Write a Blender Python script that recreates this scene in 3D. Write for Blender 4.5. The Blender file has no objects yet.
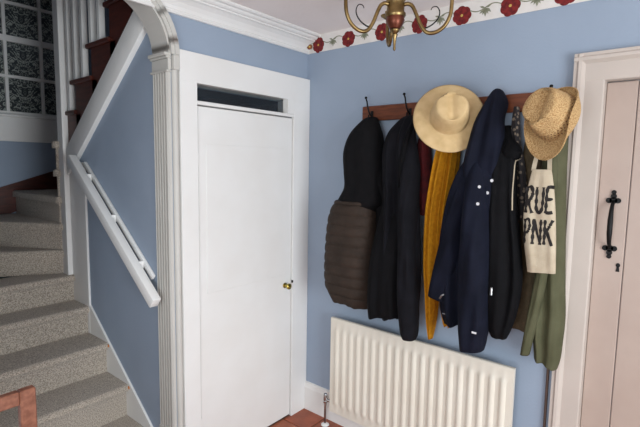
import bpy, bmesh, math, random
from mathutils import Vector, Matrix, Euler
from mathutils.bvhtree import BVHTree
random.seed(7)
SC = bpy.context.scene
COL = SC.collection
PI = math.pi

# ------------------------------------------------------------------ camera
fw = Vector((0.76695814, 0.63318524, -0.10417133))
rt = Vector((0.63783035, -0.770019, 0.01559464))
up = Vector((0.07033961, 0.07840407, 0.9944371))
cam = bpy.data.cameras.new('camera')
cam.sensor_width = 36.0
cam.lens = 453.24 / 640 * 36.0
cam.clip_start = 0.02
camo = bpy.data.objects.new('camera', cam)
m = Matrix((rt, up, -fw)).transposed().to_4x4()
m.translation = Vector((-2.16693, -1.90605, 1.6))
camo.matrix_world = m
COL.objects.link(camo)
SC.camera = camo

# ------------------------------------------------------------------ light
w = bpy.data.worlds.new('world'); SC.world = w; w.use_nodes = True
bg = w.node_tree.nodes['Background']
bg.inputs[0].default_value = (0.75, 0.85, 1.0, 1); bg.inputs[1].default_value = 0.6

def area(name, loc, rot, sx, sy, power, col):
    l = bpy.data.lights.new(name, 'AREA'); l.shape = 'RECTANGLE'; l.size = sx; l.size_y = sy
    l.energy = power; l.color = col
    o = bpy.data.objects.new(name, l); o.location = loc; o.rotation_euler = rot
    COL.objects.link(o); return o
# daylight entering by the glazed opening of the wall behind the camera
area('daylight_window', (-1.65, -3.78, 1.08), (PI / 2, 0, 0), 1.5, 1.5, 80, (0.90, 0.96, 1.0))
area('daylight_side_window', (-3.44, -1.75, 1.2), (PI / 2, 0, -PI / 2), 1.0, 1.5, 33, (0.90, 0.96, 1.0))
SC.view_settings.view_transform = 'Standard'
SC.view_settings.look = 'None'
SC.view_settings.exposure = 0.0
SC.view_settings.gamma = 1.0
SC.view_settings.use_curve_mapping = False
SC.cycles.use_denoising = True

# ------------------------------------------------------------------ materials
def lin(c):
    return tuple(((v / 255.0) / 12.92 if v / 255.0 <= 0.04045 else ((v / 255.0 + 0.055) / 1.055) ** 2.4) for v in c)

def mat(name, rgb, rough=0.6, rgb2=None, scale=12.0, bump=0.0, bscale=None, metal=0.0, spec=0.4, sheen=0.0,
        detail=4.0, stretch=(1, 1, 1), coat=0.0):
    M = bpy.data.materials.new(name); M.use_nodes = True
    nt = M.node_tree; N = nt.nodes; L = nt.links
    b = N['Principled BSDF']
    b.inputs['Base Color'].default_value = (*lin(rgb), 1)
    b.inputs['Roughness'].default_value = rough
    b.inputs['Metallic'].default_value = metal
    b.inputs['Specular IOR Level'].default_value = spec
    if sheen:
        b.inputs['Sheen Weight'].default_value = sheen
        b.inputs['Sheen Roughness'].default_value = 0.5
    if coat: b.inputs['Coat Weight'].default_value = coat
    tc = N.new('ShaderNodeTexCoord'); mp = N.new('ShaderNodeMapping')
    mp.inputs['Scale'].default_value = stretch
    L.new(tc.outputs['Object'], mp.inputs['Vector'])
    if rgb2 is None:
        rgb2 = tuple(v * 0.93 for v in rgb)
    n = N.new('ShaderNodeTexNoise'); n.inputs['Scale'].default_value = scale; n.inputs['Detail'].default_value = detail
    L.new(mp.outputs[0], n.inputs['Vector'])
    r = N.new('ShaderNodeValToRGB')
    r.color_ramp.elements[0].position = 0.35; r.color_ramp.elements[1].position = 0.65
    r.color_ramp.elements[0].color = (*lin(rgb2), 1); r.color_ramp.elements[1].color = (*lin(rgb), 1)
    L.new(n.outputs['Fac'], r.inputs[0]); L.new(r.outputs[0], b.inputs['Base Color'])
    if bump:
        n2 = N.new('ShaderNodeTexNoise'); n2.inputs['Scale'].default_value = bscale or scale * 4
        n2.inputs['Detail'].default_value = 3
        L.new(mp.outputs[0], n2.inputs['Vector'])
        bp = N.new('ShaderNodeBump'); bp.inputs['Strength'].default_value = bump; bp.inputs['Distance'].default_value = 0.01
        L.new(n2.outputs['Fac'], bp.inputs['Height']); L.new(bp.outputs[0], b.inputs['Normal'])
    return M

M = {}
M['blue'] = mat('blue_wall_paint', (151, 165, 183), 0.75, (147, 161, 179), 3, 0.08, 90)
M['white'] = mat('white_gloss_paint', (232, 232, 230), 0.38, (228, 227, 224), 4, 0.03, 40)
M['cream'] = mat('shaded_door_paint', (178, 160, 149), 0.45, (172, 153, 142), 4, 0.04, 40)  # cream darkened to carry the weaker light on the plank door
M['casing'] = mat('shaded_casing_paint', (194, 183, 174), 0.45, (188, 177, 168), 4, 0.04, 40)  # architrave colour darkened too, the dimmer light put into it
M['white_shaded'] = mat('shaded_white_paint', (198, 196, 190), 0.45, (192, 190, 184), 4, 0.04, 40)  # white greyed so arch and pilasters look shaded
M['ceil'] = mat('ceiling_paint', (240, 233, 230), 0.85, (236, 228, 225), 3, 0.08, 50)
M['paper'] = mat('border_paper', (226, 222, 218), 0.8, (219, 214, 208), 20, 0.05, 80)
M['carpet'] = mat('carpet_loop', (212, 201, 186), 0.95, (142, 130, 117), 190, 0.9, 220, spec=0.1, sheen=0.3, detail=2)
M['tile'] = mat('terracotta_tile', (168, 92, 66), 0.5, (142, 78, 58), 9, 0.15, 60)
M['tile2'] = mat('terracotta_tile_pale', (182, 112, 84), 0.5, (156, 88, 64), 9, 0.15, 60)
M['grout'] = mat('grout', (150, 128, 112), 0.9, (132, 110, 96), 40, 0.2)
M['mahog'] = mat('mahogany', (84, 36, 24), 0.42, (62, 24, 16), 9, 0.05, 40, stretch=(1, 1, 6))
M['rail'] = mat('rail_wood', (116, 62, 36), 0.45, (88, 44, 25), 10, 0.06, 60, stretch=(4, 1, 8))
M['chair'] = mat('chair_wood', (138, 90, 70), 0.4, (112, 68, 51), 10, 0.05, 50, stretch=(6, 1, 6))
M['brass'] = mat('antique_brass', (160, 136, 92), 0.36, (112, 90, 58), 14, 0.03, metal=1.0)
M['brassred'] = mat('copper_brown_body', (110, 58, 40), 0.35, (84, 42, 30), 14, 0.03, metal=0.6)
M['polbrass'] = mat('polished_brass', (190, 170, 90), 0.22, (160, 140, 70), 14, metal=1.0)
M['iron'] = mat('black_iron', (24, 23, 24), 0.5, (16, 16, 17), 30, 0.1, metal=0.5)
M['chrome'] = mat('chrome', (190, 190, 190), 0.2, (160, 160, 160), 20, metal=1.0)
M['rad'] = mat('radiator_enamel', (226, 221, 208), 0.35, (221, 215, 201), 5, 0.02)
M['bulb'] = mat('candle_tube', (230, 222, 200), 0.5)
M['black'] = mat('black_cloth', (20, 19, 21), 0.85, (15, 15, 17), 25, 0.25, 260, spec=0.12)
M['charcoal'] = mat('charcoal_cloth', (22, 22, 27), 0.85, (17, 17, 21), 20, 0.3, 300, spec=0.12)
M['jet'] = mat('jet_cloth', (15, 15, 18), 0.8, (11, 11, 13), 20, 0.25, 240, spec=0.12)
M['brown'] = mat('brown_quilt', (58, 47, 40), 0.7, (49, 40, 34), 14, 0.3, 60, spec=0.2)
M['navy'] = mat('navy_cloth', (21, 24, 38), 0.8, (16, 19, 31), 14, 0.25, 240, spec=0.125)
M['maroon'] = mat('maroon_knit', (84, 16, 22), 0.9, (62, 12, 16), 30, 0.3, 120)
M['mustard'] = mat('mustard_knit', (200, 140, 28), 0.9, (180, 120, 20), 60, 0.3, 260, spec=0.2)
M['tan'] = mat('brown_cord', (96, 82, 62), 0.9, (78, 66, 48), 26, 0.4, 160)
M['olive'] = mat('olive_cotton', (88, 88, 66), 0.85, (77, 77, 56), 9, 0.25, 200, spec=0.2)
M['canvas'] = mat('natural_canvas', (194, 181, 158), 0.9, (180, 165, 142), 18, 0.3, 300)
M['ink'] = mat('black_ink', (26, 22, 22), 0.8, (38, 33, 30), 80)
M['silver'] = mat('silver_metal', (200, 200, 200), 0.3, (170, 170, 170), 20, metal=0.9)
M['pearl'] = mat('pearl_button', (225, 225, 228), 0.35)
M['straw'] = mat('fine_straw', (208, 180, 134), 0.7, (192, 163, 116), 20, 0.25, 240)
M['rose'] = mat('rose_red', (132, 36, 36), 0.8, (92, 22, 26), 60)
M['rosec'] = mat('rose_centre', (206, 170, 90), 0.8)
M['leaf'] = mat('leaf_green', (146, 147, 128), 0.8, (122, 124, 100), 40)
M['bud'] = mat('bud_brown', (140, 74, 54), 0.8, (104, 82, 44), 40)
M['orange'] = mat('orange_clip', (206, 128, 62), 0.6)
M['dark'] = mat('cupboard_shade', (48, 40, 36), 0.9)
M['cable'] = mat('cable_brown', (92, 74, 66), 0.6)
M['pipe'] = mat('copper_pipe', (150, 130, 120), 0.35, metal=0.8)

def weave_mat():
    Mt = bpy.data.materials.new('woven_straw'); Mt.use_nodes = True
    nt = Mt.node_tree; N = nt.nodes; L = nt.links; b = N['Principled BSDF']
    b.inputs['Roughness'].default_value = 0.75
    tc = N.new('ShaderNodeTexCoord')
    mu = N.new('ShaderNodeTexVoronoi'); mu.inputs['Scale'].default_value = 210
    L.new(tc.outputs['Object'], mu.inputs['Vector'])
    r = N.new('ShaderNodeValToRGB')
    r.color_ramp.elements[0].color = (*lin((206, 172, 122)), 1); r.color_ramp.elements[1].color = (*lin((166, 128, 80)), 1)
    r.color_ramp.elements[0].position = 0.3; r.color_ramp.elements[1].position = 0.75
    L.new(mu.outputs[0], r.inputs[0]); L.new(r.outputs[0], b.inputs['Base Color'])
    bp = N.new('ShaderNodeBump'); bp.invert = True; bp.inputs['Strength'].default_value = 0.8; bp.inputs['Distance'].default_value = 0.004
    L.new(mu.outputs[0], bp.inputs['Height']); L.new(bp.outputs[0], b.inputs['Normal'])
    return Mt
M['weave'] = weave_mat()

def pane_mat():
    Mt = bpy.data.materials.new('patterned_glass'); Mt.use_nodes = True
    nt = Mt.node_tree; N = nt.nodes; L = nt.links; b = N['Principled BSDF']
    b.inputs['Roughness'].default_value = 0.3
    tc = N.new('ShaderNodeTexCoord')
    sx = N.new('ShaderNodeSeparateXYZ'); L.new(tc.outputs['Object'], sx.inputs[0])
    ab = N.new('ShaderNodeMath'); ab.operation = 'ABSOLUTE'; L.new(sx.outputs[0], ab.inputs[0])
    cx = N.new('ShaderNodeCombineXYZ'); L.new(ab.outputs[0], cx.inputs[0]); L.new(sx.outputs[2], cx.inputs[2])
    n = N.new('ShaderNodeTexNoise'); n.inputs['Scale'].default_value = 34; n.inputs['Detail'].default_value = 1.0
    n.inputs['Distortion'].default_value = 2.2
    L.new(cx.outputs[0], n.inputs['Vector'])
    r = N.new('ShaderNodeValToRGB')
    r.color_ramp.elements[0].position = 0.50; r.color_ramp.elements[1].position = 0.56
    r.color_ramp.elements[0].color = (*lin((40, 48, 52)), 1); r.color_ramp.elements[1].color = (*lin((150, 156, 150)), 1)
    L.new(n.outputs['Fac'], r.inputs[0]); L.new(r.outputs[0], b.inputs['Base Color'])
    return Mt
M['pane'] = pane_mat()

def print_mat():
    Mt = bpy.data.materials.new('black_and_cream_print'); Mt.use_nodes = True
    nt = Mt.node_tree; N = nt.nodes; L = nt.links; b = N['Principled BSDF']
    b.inputs['Roughness'].default_value = 0.9
    tc = N.new('ShaderNodeTexCoord')
    n = N.new('ShaderNodeTexVoronoi'); n.inputs['Scale'].default_value = 45
    L.new(tc.outputs['Object'], n.inputs['Vector'])
    r = N.new('ShaderNodeValToRGB')
    r.color_ramp.elements[0].position = 0.28; r.color_ramp.elements[1].position = 0.36
    r.color_ramp.elements[0].color = (*lin((120, 106, 92)), 1); r.color_ramp.elements[1].color = (*lin((36, 32, 34)), 1)
    L.new(n.outputs['Distance'], r.inputs[0]); L.new(r.outputs[0], b.inputs['Base Color'])
    return Mt
M['print'] = print_mat()

def glass_mat():
    Mt = bpy.data.materials.new('clear_glass'); Mt.use_nodes = True
    b = Mt.node_tree.nodes['Principled BSDF']
    b.inputs['Base Color'].default_value = (0.9, 0.95, 0.95, 1)
    b.inputs['Roughness'].default_value = 0.03; b.inputs['Transmission Weight'].default_value = 1.0
    b.inputs['IOR'].default_value = 1.45
    return Mt
M['glass'] = glass_mat()

# ------------------------------------------------------------------ helpers
def tag(o, label=None, cat=None, group=None, kind=None):
    if label: o['label'] = label
    if cat: o['category'] = cat
    if group: o['group'] = group
    if kind: o['kind'] = kind
    return o

def link_mesh(name, me, material, parent=None):
    o = bpy.data.objects.new(name, me)
    COL.objects.link(o)
    if material and not me.materials: me.materials.append(M[material])
    if parent: o.parent = parent
    return o

def obj(name, bm, material, parent=None, smooth=False, angle=None):
    me = bpy.data.meshes.new(name)
    bmesh.ops.recalc_face_normals(bm, faces=bm.faces)
    if parent is not None:                      # keep world coordinates under a located parent
        bm.transform(Matrix.Translation(-parent_world(parent)))
    bm.to_mesh(me); bm.free()
    if smooth:
        for p in me.polygons: p.use_smooth = True
        if angle: me.set_sharp_from_angle(angle=math.radians(angle))
    return link_mesh(name, me, material, parent)

def parent_world(p):
    v = Vector((0, 0, 0))
    while p is not None:
        v += p.location; p = p.parent
    return v

def thing(name, loc, label, cat, group=None, kind=None):
    o = bpy.data.objects.new(name, None); COL.objects.link(o)
    o.location = loc; o.empty_display_size = 0.05
    return tag(o, label, cat, group, kind)

def box(bm, x0, x1, y0, y1, z0, z1, bev=0.0, seg=1):
    vs = [bm.verts.new((x, y, z)) for x in (x0, x1) for y in (y0, y1) for z in (z0, z1)]
    f = [(0, 1, 3, 2), (4, 6, 7, 5), (0, 4, 5, 1), (2, 3, 7, 6), (0, 2, 6, 4), (1, 5, 7, 3)]
    fs = [bm.faces.new([vs[i] for i in q]) for q in f]
    if bev:
        es = list({e for q in fs for e in q.edges})
        bmesh.ops.bevel(bm, geom=es, offset=bev, segments=seg, profile=0.5, affect='EDGES')
    return bm

def B(*a, **k):
    bm = bmesh.new(); box(bm, *a, **k); return bm

def prism(bm, pts, axis, a, b):
    """extrude a 2-D polygon along an axis from a to b; pts in the two other axes in order"""
    def P(p, t):
        q = list(p); q.insert(axis, t); return q
    A = [bm.verts.new(P(p, a)) for p in pts]; C = [bm.verts.new(P(p, b)) for p in pts]
    bm.faces.new(A); bm.faces.new(C[::-1])
    n = len(pts)
    for i in range(n):
        bm.faces.new((A[i], A[(i + 1) % n], C[(i + 1) % n], C[i]))
    return bm

def tube(bm, pts, r, seg=10, cap=True):
    """sweep a circle along points; r number or list"""
    pts = [Vector(p) for p in pts]; n = len(pts)
    rs = r if isinstance(r, (list, tuple)) else [r] * n
    rings = []; nrm = None
    for i, p in enumerate(pts):
        t = (pts[min(i + 1, n - 1)] - pts[max(i - 1, 0)]).normalized()
        if nrm is None:
            nrm = t.orthogonal().normalized()
        nrm = (nrm - t * nrm.dot(t)).normalized()
        b = t.cross(nrm)
        rings.append([bm.verts.new(p + (nrm * math.cos(2 * PI * k / seg) + b * math.sin(2 * PI * k / seg)) * rs[i]) for k in range(seg)])
    for a, c in zip(rings, rings[1:]):
        for k in range(seg):
            bm.faces.new((a[k], a[(k + 1) % seg], c[(k + 1) % seg], c[k]))
    if cap:
        bm.faces.new(rings[0][::-1]); bm.faces.new(rings[-1])
    return bm

def lathe(bm, prof, c=(0, 0, 0), seg=24):
    """revolve (r,z) profile about z through c; r=0 ends close"""
    rings = []
    for r, z in prof:
        if r < 1e-6: rings.append([bm.verts.new((c[0], c[1], c[2] + z))])
        else: rings.append([bm.verts.new((c[0] + r * math.cos(2 * PI * k / seg), c[1] + r * math.sin(2 * PI * k / seg), c[2] + z)) for k in range(seg)])
    for a, b in zip(rings, rings[1:]):
        for k in range(seg):
            k2 = (k + 1) % seg
            if len(a) == 1 and len(b) == 1: continue
            if len(a) == 1: bm.faces.new((a[0], b[k], b[k2]))
            elif len(b) == 1: bm.faces.new((a[k], a[k2], b[0]))
            else: bm.faces.new((a[k], a[k2], b[k2], b[k]))
    return bm

def cr(rows, n):
    """Catmull-Rom resample of numeric rows"""
    out = []; m_ = len(rows)
    for i in range(n):
        u = i / (n - 1) * (m_ - 1); k = min(int(u), m_ - 2); t = u - k
        p0 = rows[max(k - 1, 0)]; p1 = rows[k]; p2 = rows[k + 1]; p3 = rows[min(k + 2, m_ - 1)]
        out.append([0.5 * (2 * b + (c - a) * t + (2 * a - 5 * b + 4 * c - d) * t * t + (3 * b - a - 3 * c + d) * t ** 3)
                    for a, b, c, d in zip(p0, p1, p2, p3)])
    return out

def loft(rows, nrow=60, nseg=72, folds=(), ex=0.85, quilt=None, slope=0.0, twist=0.0):
    """cloth hung on a wall: rows (z, y_left, y_right, x_front, x_back, fold)"""
    bm = bmesh.new(); rings = []
    R = cr(rows, nrow)
    ztop, zbot = R[0][0], R[-1][0]
    for i, (z, ya, yb, xf, xb, fo) in enumerate(R):
        yc = (ya + yb) / 2; hw = abs(ya - yb) / 2; xc = (xf + xb) / 2; hd = abs(xf - xb) / 2
        dn = (ztop - z) / max(1e-6, ztop - zbot)
        q = 1.0
        if quilt:
            p, dep = quilt
            q = 1 - dep + dep * abs(math.sin(PI * (z - zbot) / p)) ** 0.35
        ring = []
        for k in range(nseg):
            t = 2 * PI * k / nseg
            c, s = math.cos(t), math.sin(t)
            dy = hw * math.copysign(abs(c) ** ex, c); dx = hd * math.copysign(abs(s) ** ex, s)
            f = 0.0
            u = dy / max(hw, 1e-4)
            for (kf, am, ph, dr) in folds:
                f += am * math.sin(kf * u + ph + dr * dn)
            side = 1.0 if s < 0 else 0.35
            px = xc + dx * q + (f * fo * side if s < 0 else -f * fo * side * 0.3)
            py = yc + dy * (1 - 0.18 * (1 - q)) + 0.25 * f * fo * (1 if c > 0 else -1) * abs(c)
            px = min(px, -0.004)
            pz = z + slope * dn * (py - yc) + 0.25 * f * fo * dn * dn
            ring.append(bm.verts.new((px, py, pz)))
        rings.append(ring)
    # turned-in hem
    last = rings[-1]; cen = sum((v.co for v in last), Vector()) / len(last)
    for s_, dz in ((0.93, 0.002), (0.86, 0.03)):
        rings.append([bm.verts.new((cen.x + (v.co.x - cen.x) * s_, cen.y + (v.co.y - cen.y) * s_, v.co.z + dz)) for v in last])
    for a, c in zip(rings, rings[1:]):
        for k in range(nseg):
            bm.faces.new((a[k], a[(k + 1) % nseg], c[(k + 1) % nseg], c[k]))
    bm.faces.new(rings[0][::-1]); bm.faces.new(rings[-1])
    return bm

def bvh_of(o):
    dg = None
    me = o.data; off = parent_world(o)
    return BVHTree.FromPolygons([v.co + off for v in me.vertices], [tuple(p.vertices) for p in me.polygons])

def front_x(bvhs, y, z, default=-0.1):
    best = None
    for b in bvhs:
        h = b.ray_cast(Vector((-1.5, y, z)), Vector((1, 0, 0)))
        if h[0] is not None and (best is None or h[0].x < best): best = h[0].x
    return default if best is None else best

# ------------------------------------------------------------------ room shell
ZC = 2.385          # hall ceiling
def struct(name, bm, material, label=None, smooth=False):
    o = obj(name, bm, material, None, smooth); o['kind'] = 'structure'
    if label: o['label'] = label
    return o

floor = struct('floor', B(-3.5, 0.12, -3.9, 2.1, -0.12, -0.008), 'grout', 'terracotta tiled hall floor')
# individual tiles near the corner
TS = 0.2
tile_mesh = {}
for mk in ('tile', 'tile2'):
    bm = B(-TS / 2 + 0.004, TS / 2 - 0.004, -TS / 2 + 0.004, TS / 2 - 0.004, -0.008, 0.0, bev=0.002)
    me = bpy.data.meshes.new('tile'); bm.to_mesh(me); bm.free(); me.materials.append(M[mk]); tile_mesh[mk] = me
for i in range(13):
    for j in range(11):
        o = bpy.data.objects.new('tile', tile_mesh[random.choice(('tile', 'tile', 'tile2'))])
        COL.objects.link(o); o.parent = floor
        o.location = (-0.1 - TS * i, -0.1 - TS * j, random.uniform(-0.0012, 0.0))
struct('ceiling', B(-3.5, 0.12, -3.9, 0.0, ZC, ZC + 0.1), 'ceil', 'off white hall ceiling')

AX0, AX1 = -1.86, -0.955     # arch opening
AR, ASP = 0.27, 2.10         # corner radius and springing height
def arch_pts(off=0.0, n=14):
    pts = []
    r = AR + off
    for i in range(n + 1):
        a = PI / 2 * i / n
        pts.append((AX1 - AR + r * math.cos(a), ASP + r * math.sin(a)))
    for i in range(n + 1):
        a = PI / 2 + PI / 2 * i / n
        pts.append((AX0 + AR + r * math.cos(a), ASP + r * math.sin(a)))
    return pts
bm = bmesh.new()
TW = 0.12
box(bm, -3.5, AX0, 0, TW, 0, ZC + 0.1)
box(bm, AX1, -0.83, 0, TW, 0, ZC + 0.1)
box(bm, -0.14, 0.0, 0, TW, 0, ZC + 0.1)
box(bm, -0.83, -0.14, 0, TW, 1.99, ZC + 0.1)
ap = arch_pts()
for (xa, za), (xb, zb) in zip(ap, ap[1:]):
    prism(bm, [(xa, za), (xb, zb), (xb, 2.9), (xa, 2.9)], 1, 0, TW)
struct('wall_left', bm, 'blue', 'blue wall with the cupboard door and the stair arch')

# coat wall with the plank door opening
DY0, DY1, DZ = -1.595, -2.42, 1.96
bm = bmesh.new()
box(bm, 0, 0.12, DY0, 0.12, 0, ZC + 0.1)
box(bm, 0, 0.12, -3.9, DY1, 0, ZC + 0.1)
box(bm, 0, 0.12, DY1, DY0, DZ, ZC + 0.1)
struct('wall_right', bm, 'blue', 'blue wall the coats hang on')
# walls behind the camera, with a glazed opening for the daylight
bm = bmesh.new()
box(bm, -3.5, -2.45, -3.95, -3.85, 0, ZC); box(bm, -0.85, 0.0, -3.95, -3.85, 0, ZC)
box(bm, -2.45, -0.85, -3.95, -3.85, 0, 0.3); box(bm, -2.45, -0.85, -3.95, -3.85, 2.1, ZC)
struct('wall_rear', bm, 'white', 'white wall behind the viewpoint with a window opening')
bm = bmesh.new()
box(bm, -3.6, -3.5, -3.95, -2.3, 0, ZC); box(bm, -3.6, -3.5, -1.2, 0.0, 0, ZC); box(bm, -3.6, -3.5, -2.3, -1.2, 0, 0.4); box(bm, -3.6, -3.5, -2.3, -1.2, 2.0, ZC)
struct('wall_side', bm, 'white', 'white side wall of the hall with a window opening')

# ---- cornice along the door wall
def cornice():
    prof = [(0.0, 2.283), (-0.012, 2.283), (-0.016, 2.290), (-0.012, 2.298), (-0.016, 2.302), (-0.020, 2.315), (-0.032, 2.333),
            (-0.050, 2.346), (-0.062, 2.350), (-0.062, 2.357), (-0.072, 2.358), (-0.080, 2.364), (-0.084, 2.371), (-0.100, 2.372),
            (-0.106, 2.378), (-0.106, ZC), (0.0, ZC)]
    bm = bmesh.new()
    return prism(bm, prof, 0, -3.5, 0.0)
struct('trim_1', cornice(), 'white', 'white moulded ceiling cornice above the cupboard door')

# ---- rose border along the coat wall
border = struct('trim_2', B(-0.004, 0.0, -3.8, -0.0, 2.284, ZC), 'paper', 'pale border band with red roses under the ceiling')
def rose_bm(r, lobes, n=64):
    bm = bmesh.new()
    c = bm.verts.new((-0.0008, 0, 0)); rim = []
    for i in range(n):
        a = 2 * PI * i / n
        q = r * (0.86 + 0.14 * abs(math.cos(lobes * a / 2)) ** 0.6)
        rim.append(bm.verts.new((0, q * math.cos(a), q * math.sin(a) * 0.95)))
    for i in range(n): bm.faces.new((c, rim[i], rim[(i + 1) % n]))
    return bm
def share(bm, name, mk):
    me = bpy.data.meshes.new(name); bmesh.ops.recalc_face_normals(bm, faces=bm.faces); bm.to_mesh(me); bm.free()
    me.materials.append(M[mk]); return me
rose_me = share(rose_bm(0.047, 7), 'rose', 'rose')
cen_me = share(rose_bm(0.007, 5, 20), 'rose_centre', 'rosec')
bud_me = share(rose_bm(0.021, 5), 'rose', 'bud')
def sprig_bm():
    bm = bmesh.new()
    for (a, l, wd) in ((-90, 0.040, 0.016), (-40, 0.036, 0.014), (-140, 0.036, 0.014), (20, 0.030, 0.010), (160, 0.030, 0.010), (-65, 0.034, 0.010), (-115, 0.034, 0.010)):
        a = math.radians(a); d = Vector((0, math.cos(a), math.sin(a))); s = Vector((0, -d.z, d.y))
        b0 = Vector((0, 0, 0.018))
        ps = [b0, b0 + d * l * 0.5 + s * wd / 2, b0 + d * l, b0 + d * l * 0.5 - s * wd / 2]
        bm.faces.new([bm.verts.new(p) for p in ps])
    return bm
def vine_bm():
    bm = bmesh.new(); pv = None
    for i in range(15):
        t = i / 14; y = (t - 0.5) * 0.15; z = 0.016 + 0.012 * math.sin(t * PI * 2)
        a = bm.verts.new((0, y, z - 0.0025)); b = bm.verts.new((0, y, z + 0.0025))
        if pv: bm.faces.new((pv[0], a, b, pv[1]))
        pv = (a, b)
    return bm
sprig_me = share(sprig_bm(), 'leaf_sprig', 'leaf'); vine_me = share(vine_bm(), 'vine', 'leaf')
def decal(me, name, y, z, x=-0.0048, rx=0.0):
    o = bpy.data.objects.new(name, me); COL.objects.link(o); o.parent = border; o.location = (x, y, z); o.rotation_euler = (rx, 0, 0); return o
for me_, nm_, off in ((sprig_me, 'leaf_sprig', 0.0), (bud_me, 'rose', 0.0008), (cen_me, 'rose_centre', 0.0022)):
    o = decal(me_, nm_, -0.032 - 0.7 * off, 2.320, -0.022 - 0.7 * off); o.rotation_euler = (0, 0, PI / 4); o.scale = (1, 0.85, 0.85)
for k in range(1, 15):
    y = -0.088 - 0.2235 * (k - 1)
    z = 2.326
    decal(rose_me, 'rose', y, z, rx=random.uniform(0, 6)); decal(cen_me, 'rose_centre', y, z, -0.0062)
    decal(sprig_me, 'leaf_sprig', y - 0.112, 2.322, -0.0052); decal(vine_me, 'vine', y - 0.112, 2.326, -0.0046)

# ---- skirting of the coat wall
bm = bmesh.new()
prism(bm, [(0, 0), (-0.018, 0), (-0.018, 0.15), (-0.012, 0.165), (-0.010, 0.18), (0, 0.185)], 1, -1.48, -0.02)
struct('baseboard_right', bm, 'white', 'white skirting board under the radiator')

# ------------------------------------------------------------------ cupboard door and its white surround
sur = thing('trim_3', (-0.46, 0, 0), 'white flat board surround of the cupboard door', None, kind='structure')
obj('stile', B(-0.922, -0.828, -0.022, -0.0005, 0, 1.988, bev=0.0008), 'white', sur)
obj('stile', B(-0.143, -0.001, -0.022, -0.0005, 0, 1.988, bev=0.0008), 'white', sur)
obj('head_board', B(-0.922, -0.001, -0.022, -0.0005, 1.988, 2.128, bev=0.0008), 'white', sur)
obj('transom', B(-0.828, -0.143, -0.02, 0.03, 1.888, 1.906, bev=0.003), 'white', sur)
obj('fanlight_stile', B(-0.195, -0.142, -0.0218, 0.02, 1.906, 1.989), 'white', sur)
obj('slot_lining', B(-0.828, -0.195, 0.0, 0.09, 1.9885, 1.9905), 'white', sur)
obj('fanlight_pane', B(-0.828, -0.195, 0.02, 0.023, 1.906, 1.988), 'glass', sur)
door = thing('door_1', (-0.484, 0, 0), 'plain white flush cupboard door with a small brass knob', None, kind='structure')
obj('leaf', B(-0.822, -0.147, -0.012, 0.026, 0.012, 1.882, bev=0.003), 'white', door)
obj('face_panel', B(-0.775, -0.215, -0.0145, -0.0118, 0.935, 1.70, bev=0.0015), 'white', door)
bm = bmesh.new()
lathe(bm, [(0.0, 0.0), (0.016, 0.0), (0.016, 0.004), (0.008, 0.007), (0.008, 0.020), (0.014, 0.026), (0.019, 0.034), (0.018, 0.042), (0.010, 0.047), (0.0, 0.048)], seg=24)
bm.transform(Matrix.Translation((-0.203, -0.012, 0.868)) @ Matrix.Rotation(PI / 2, 4, 'X'))
obj('knob', bm, 'polbrass', door, True, 40)
obj('latch_plate', B(-0.147, -0.138, -0.024, -0.015, 0.875, 0.892, bev=0.001), 'iron', door)
for z in (1.62, 0.87, 0.25):
    bm = bmesh.new(); tube(bm, [(-0.825, -0.016, z - 0.03), (-0.825, -0.016, z + 0.03)], 0.004, 8)
    obj('hinge', bm, 'white', door, True, 40)

# ------------------------------------------------------------------ arch joinery
def fluted(xs, sgn):
    """pilaster on a jamb: face at xs, projecting by sgn; runs over the wall thickness"""
    y0, y1 = 0.002, TW + 0.012
    pts = [(xs, y0), (xs, y1), (xs + sgn * 0.014, y1)]
    n = 5; wd = (y1 - y0 - 0.02) / n
    y = y1 - 0.01; pts.append((xs + sgn * 0.020, y))
    for i in range(n):
        for j in range(1, 8):
            t = j / 8
            pts.append((xs + sgn * (0.020 - 0.018 * math.sin(PI * t) ** 0.6), y - wd * (t * 0.78)))
        pts.append((xs + sgn * 0.020, y - wd * 0.78)); pts.append((xs + sgn * 0.020, y - wd))
        y -= wd
    pts.append((xs + sgn * 0.014, y0))
    return pts
for s_, xs, lab in ((-1, AX1, 'white fluted pilaster lining the arch beside the cupboard door'), (1, AX0, 'white fluted pilaster lining the arch by the outer stair wall')):
    p = thing('trim_4', (xs, 0, 0), lab, None, kind='structure')
    bm = bmesh.new(); prism(bm, fluted(xs, s_), 2, 0.26, 2.02); obj('fluted_shaft', bm, 'white_shaded', p)
    e = sorted((xs, xs + s_ * 0.02)); obj('plinth', B(e[0], e[1], 0.0, TW + 0.016, 0, 0.26, bev=0.003), 'white_shaded', p)
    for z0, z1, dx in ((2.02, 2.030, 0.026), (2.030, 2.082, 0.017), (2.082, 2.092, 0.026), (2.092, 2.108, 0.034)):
        e = sorted((xs, xs + s_ * dx)); obj('capital', B(e[0], e[1], -0.006, TW + 0.012 + dx * 0.3, z0, z1, bev=0.003), 'white_shaded', p)
    # bead on the hall face
    xb = xs - s_ * 0.0168
    bm = bmesh.new()
    q = [(xb + 0.0162 * math.cos(a), -0.002 - 0.016 * math.sin(a)) for a in [PI * i / 8 for i in range(9)]]
    prism(bm, q, 2, 0, 2.03); obj('bead', bm, 'white_shaded', p)
    obj('bead_cap', B(xb - 0.016, xb + 0.016, -0.026, 0, 2.03, 2.10, bev=0.004), 'white_shaded', p)
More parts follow.
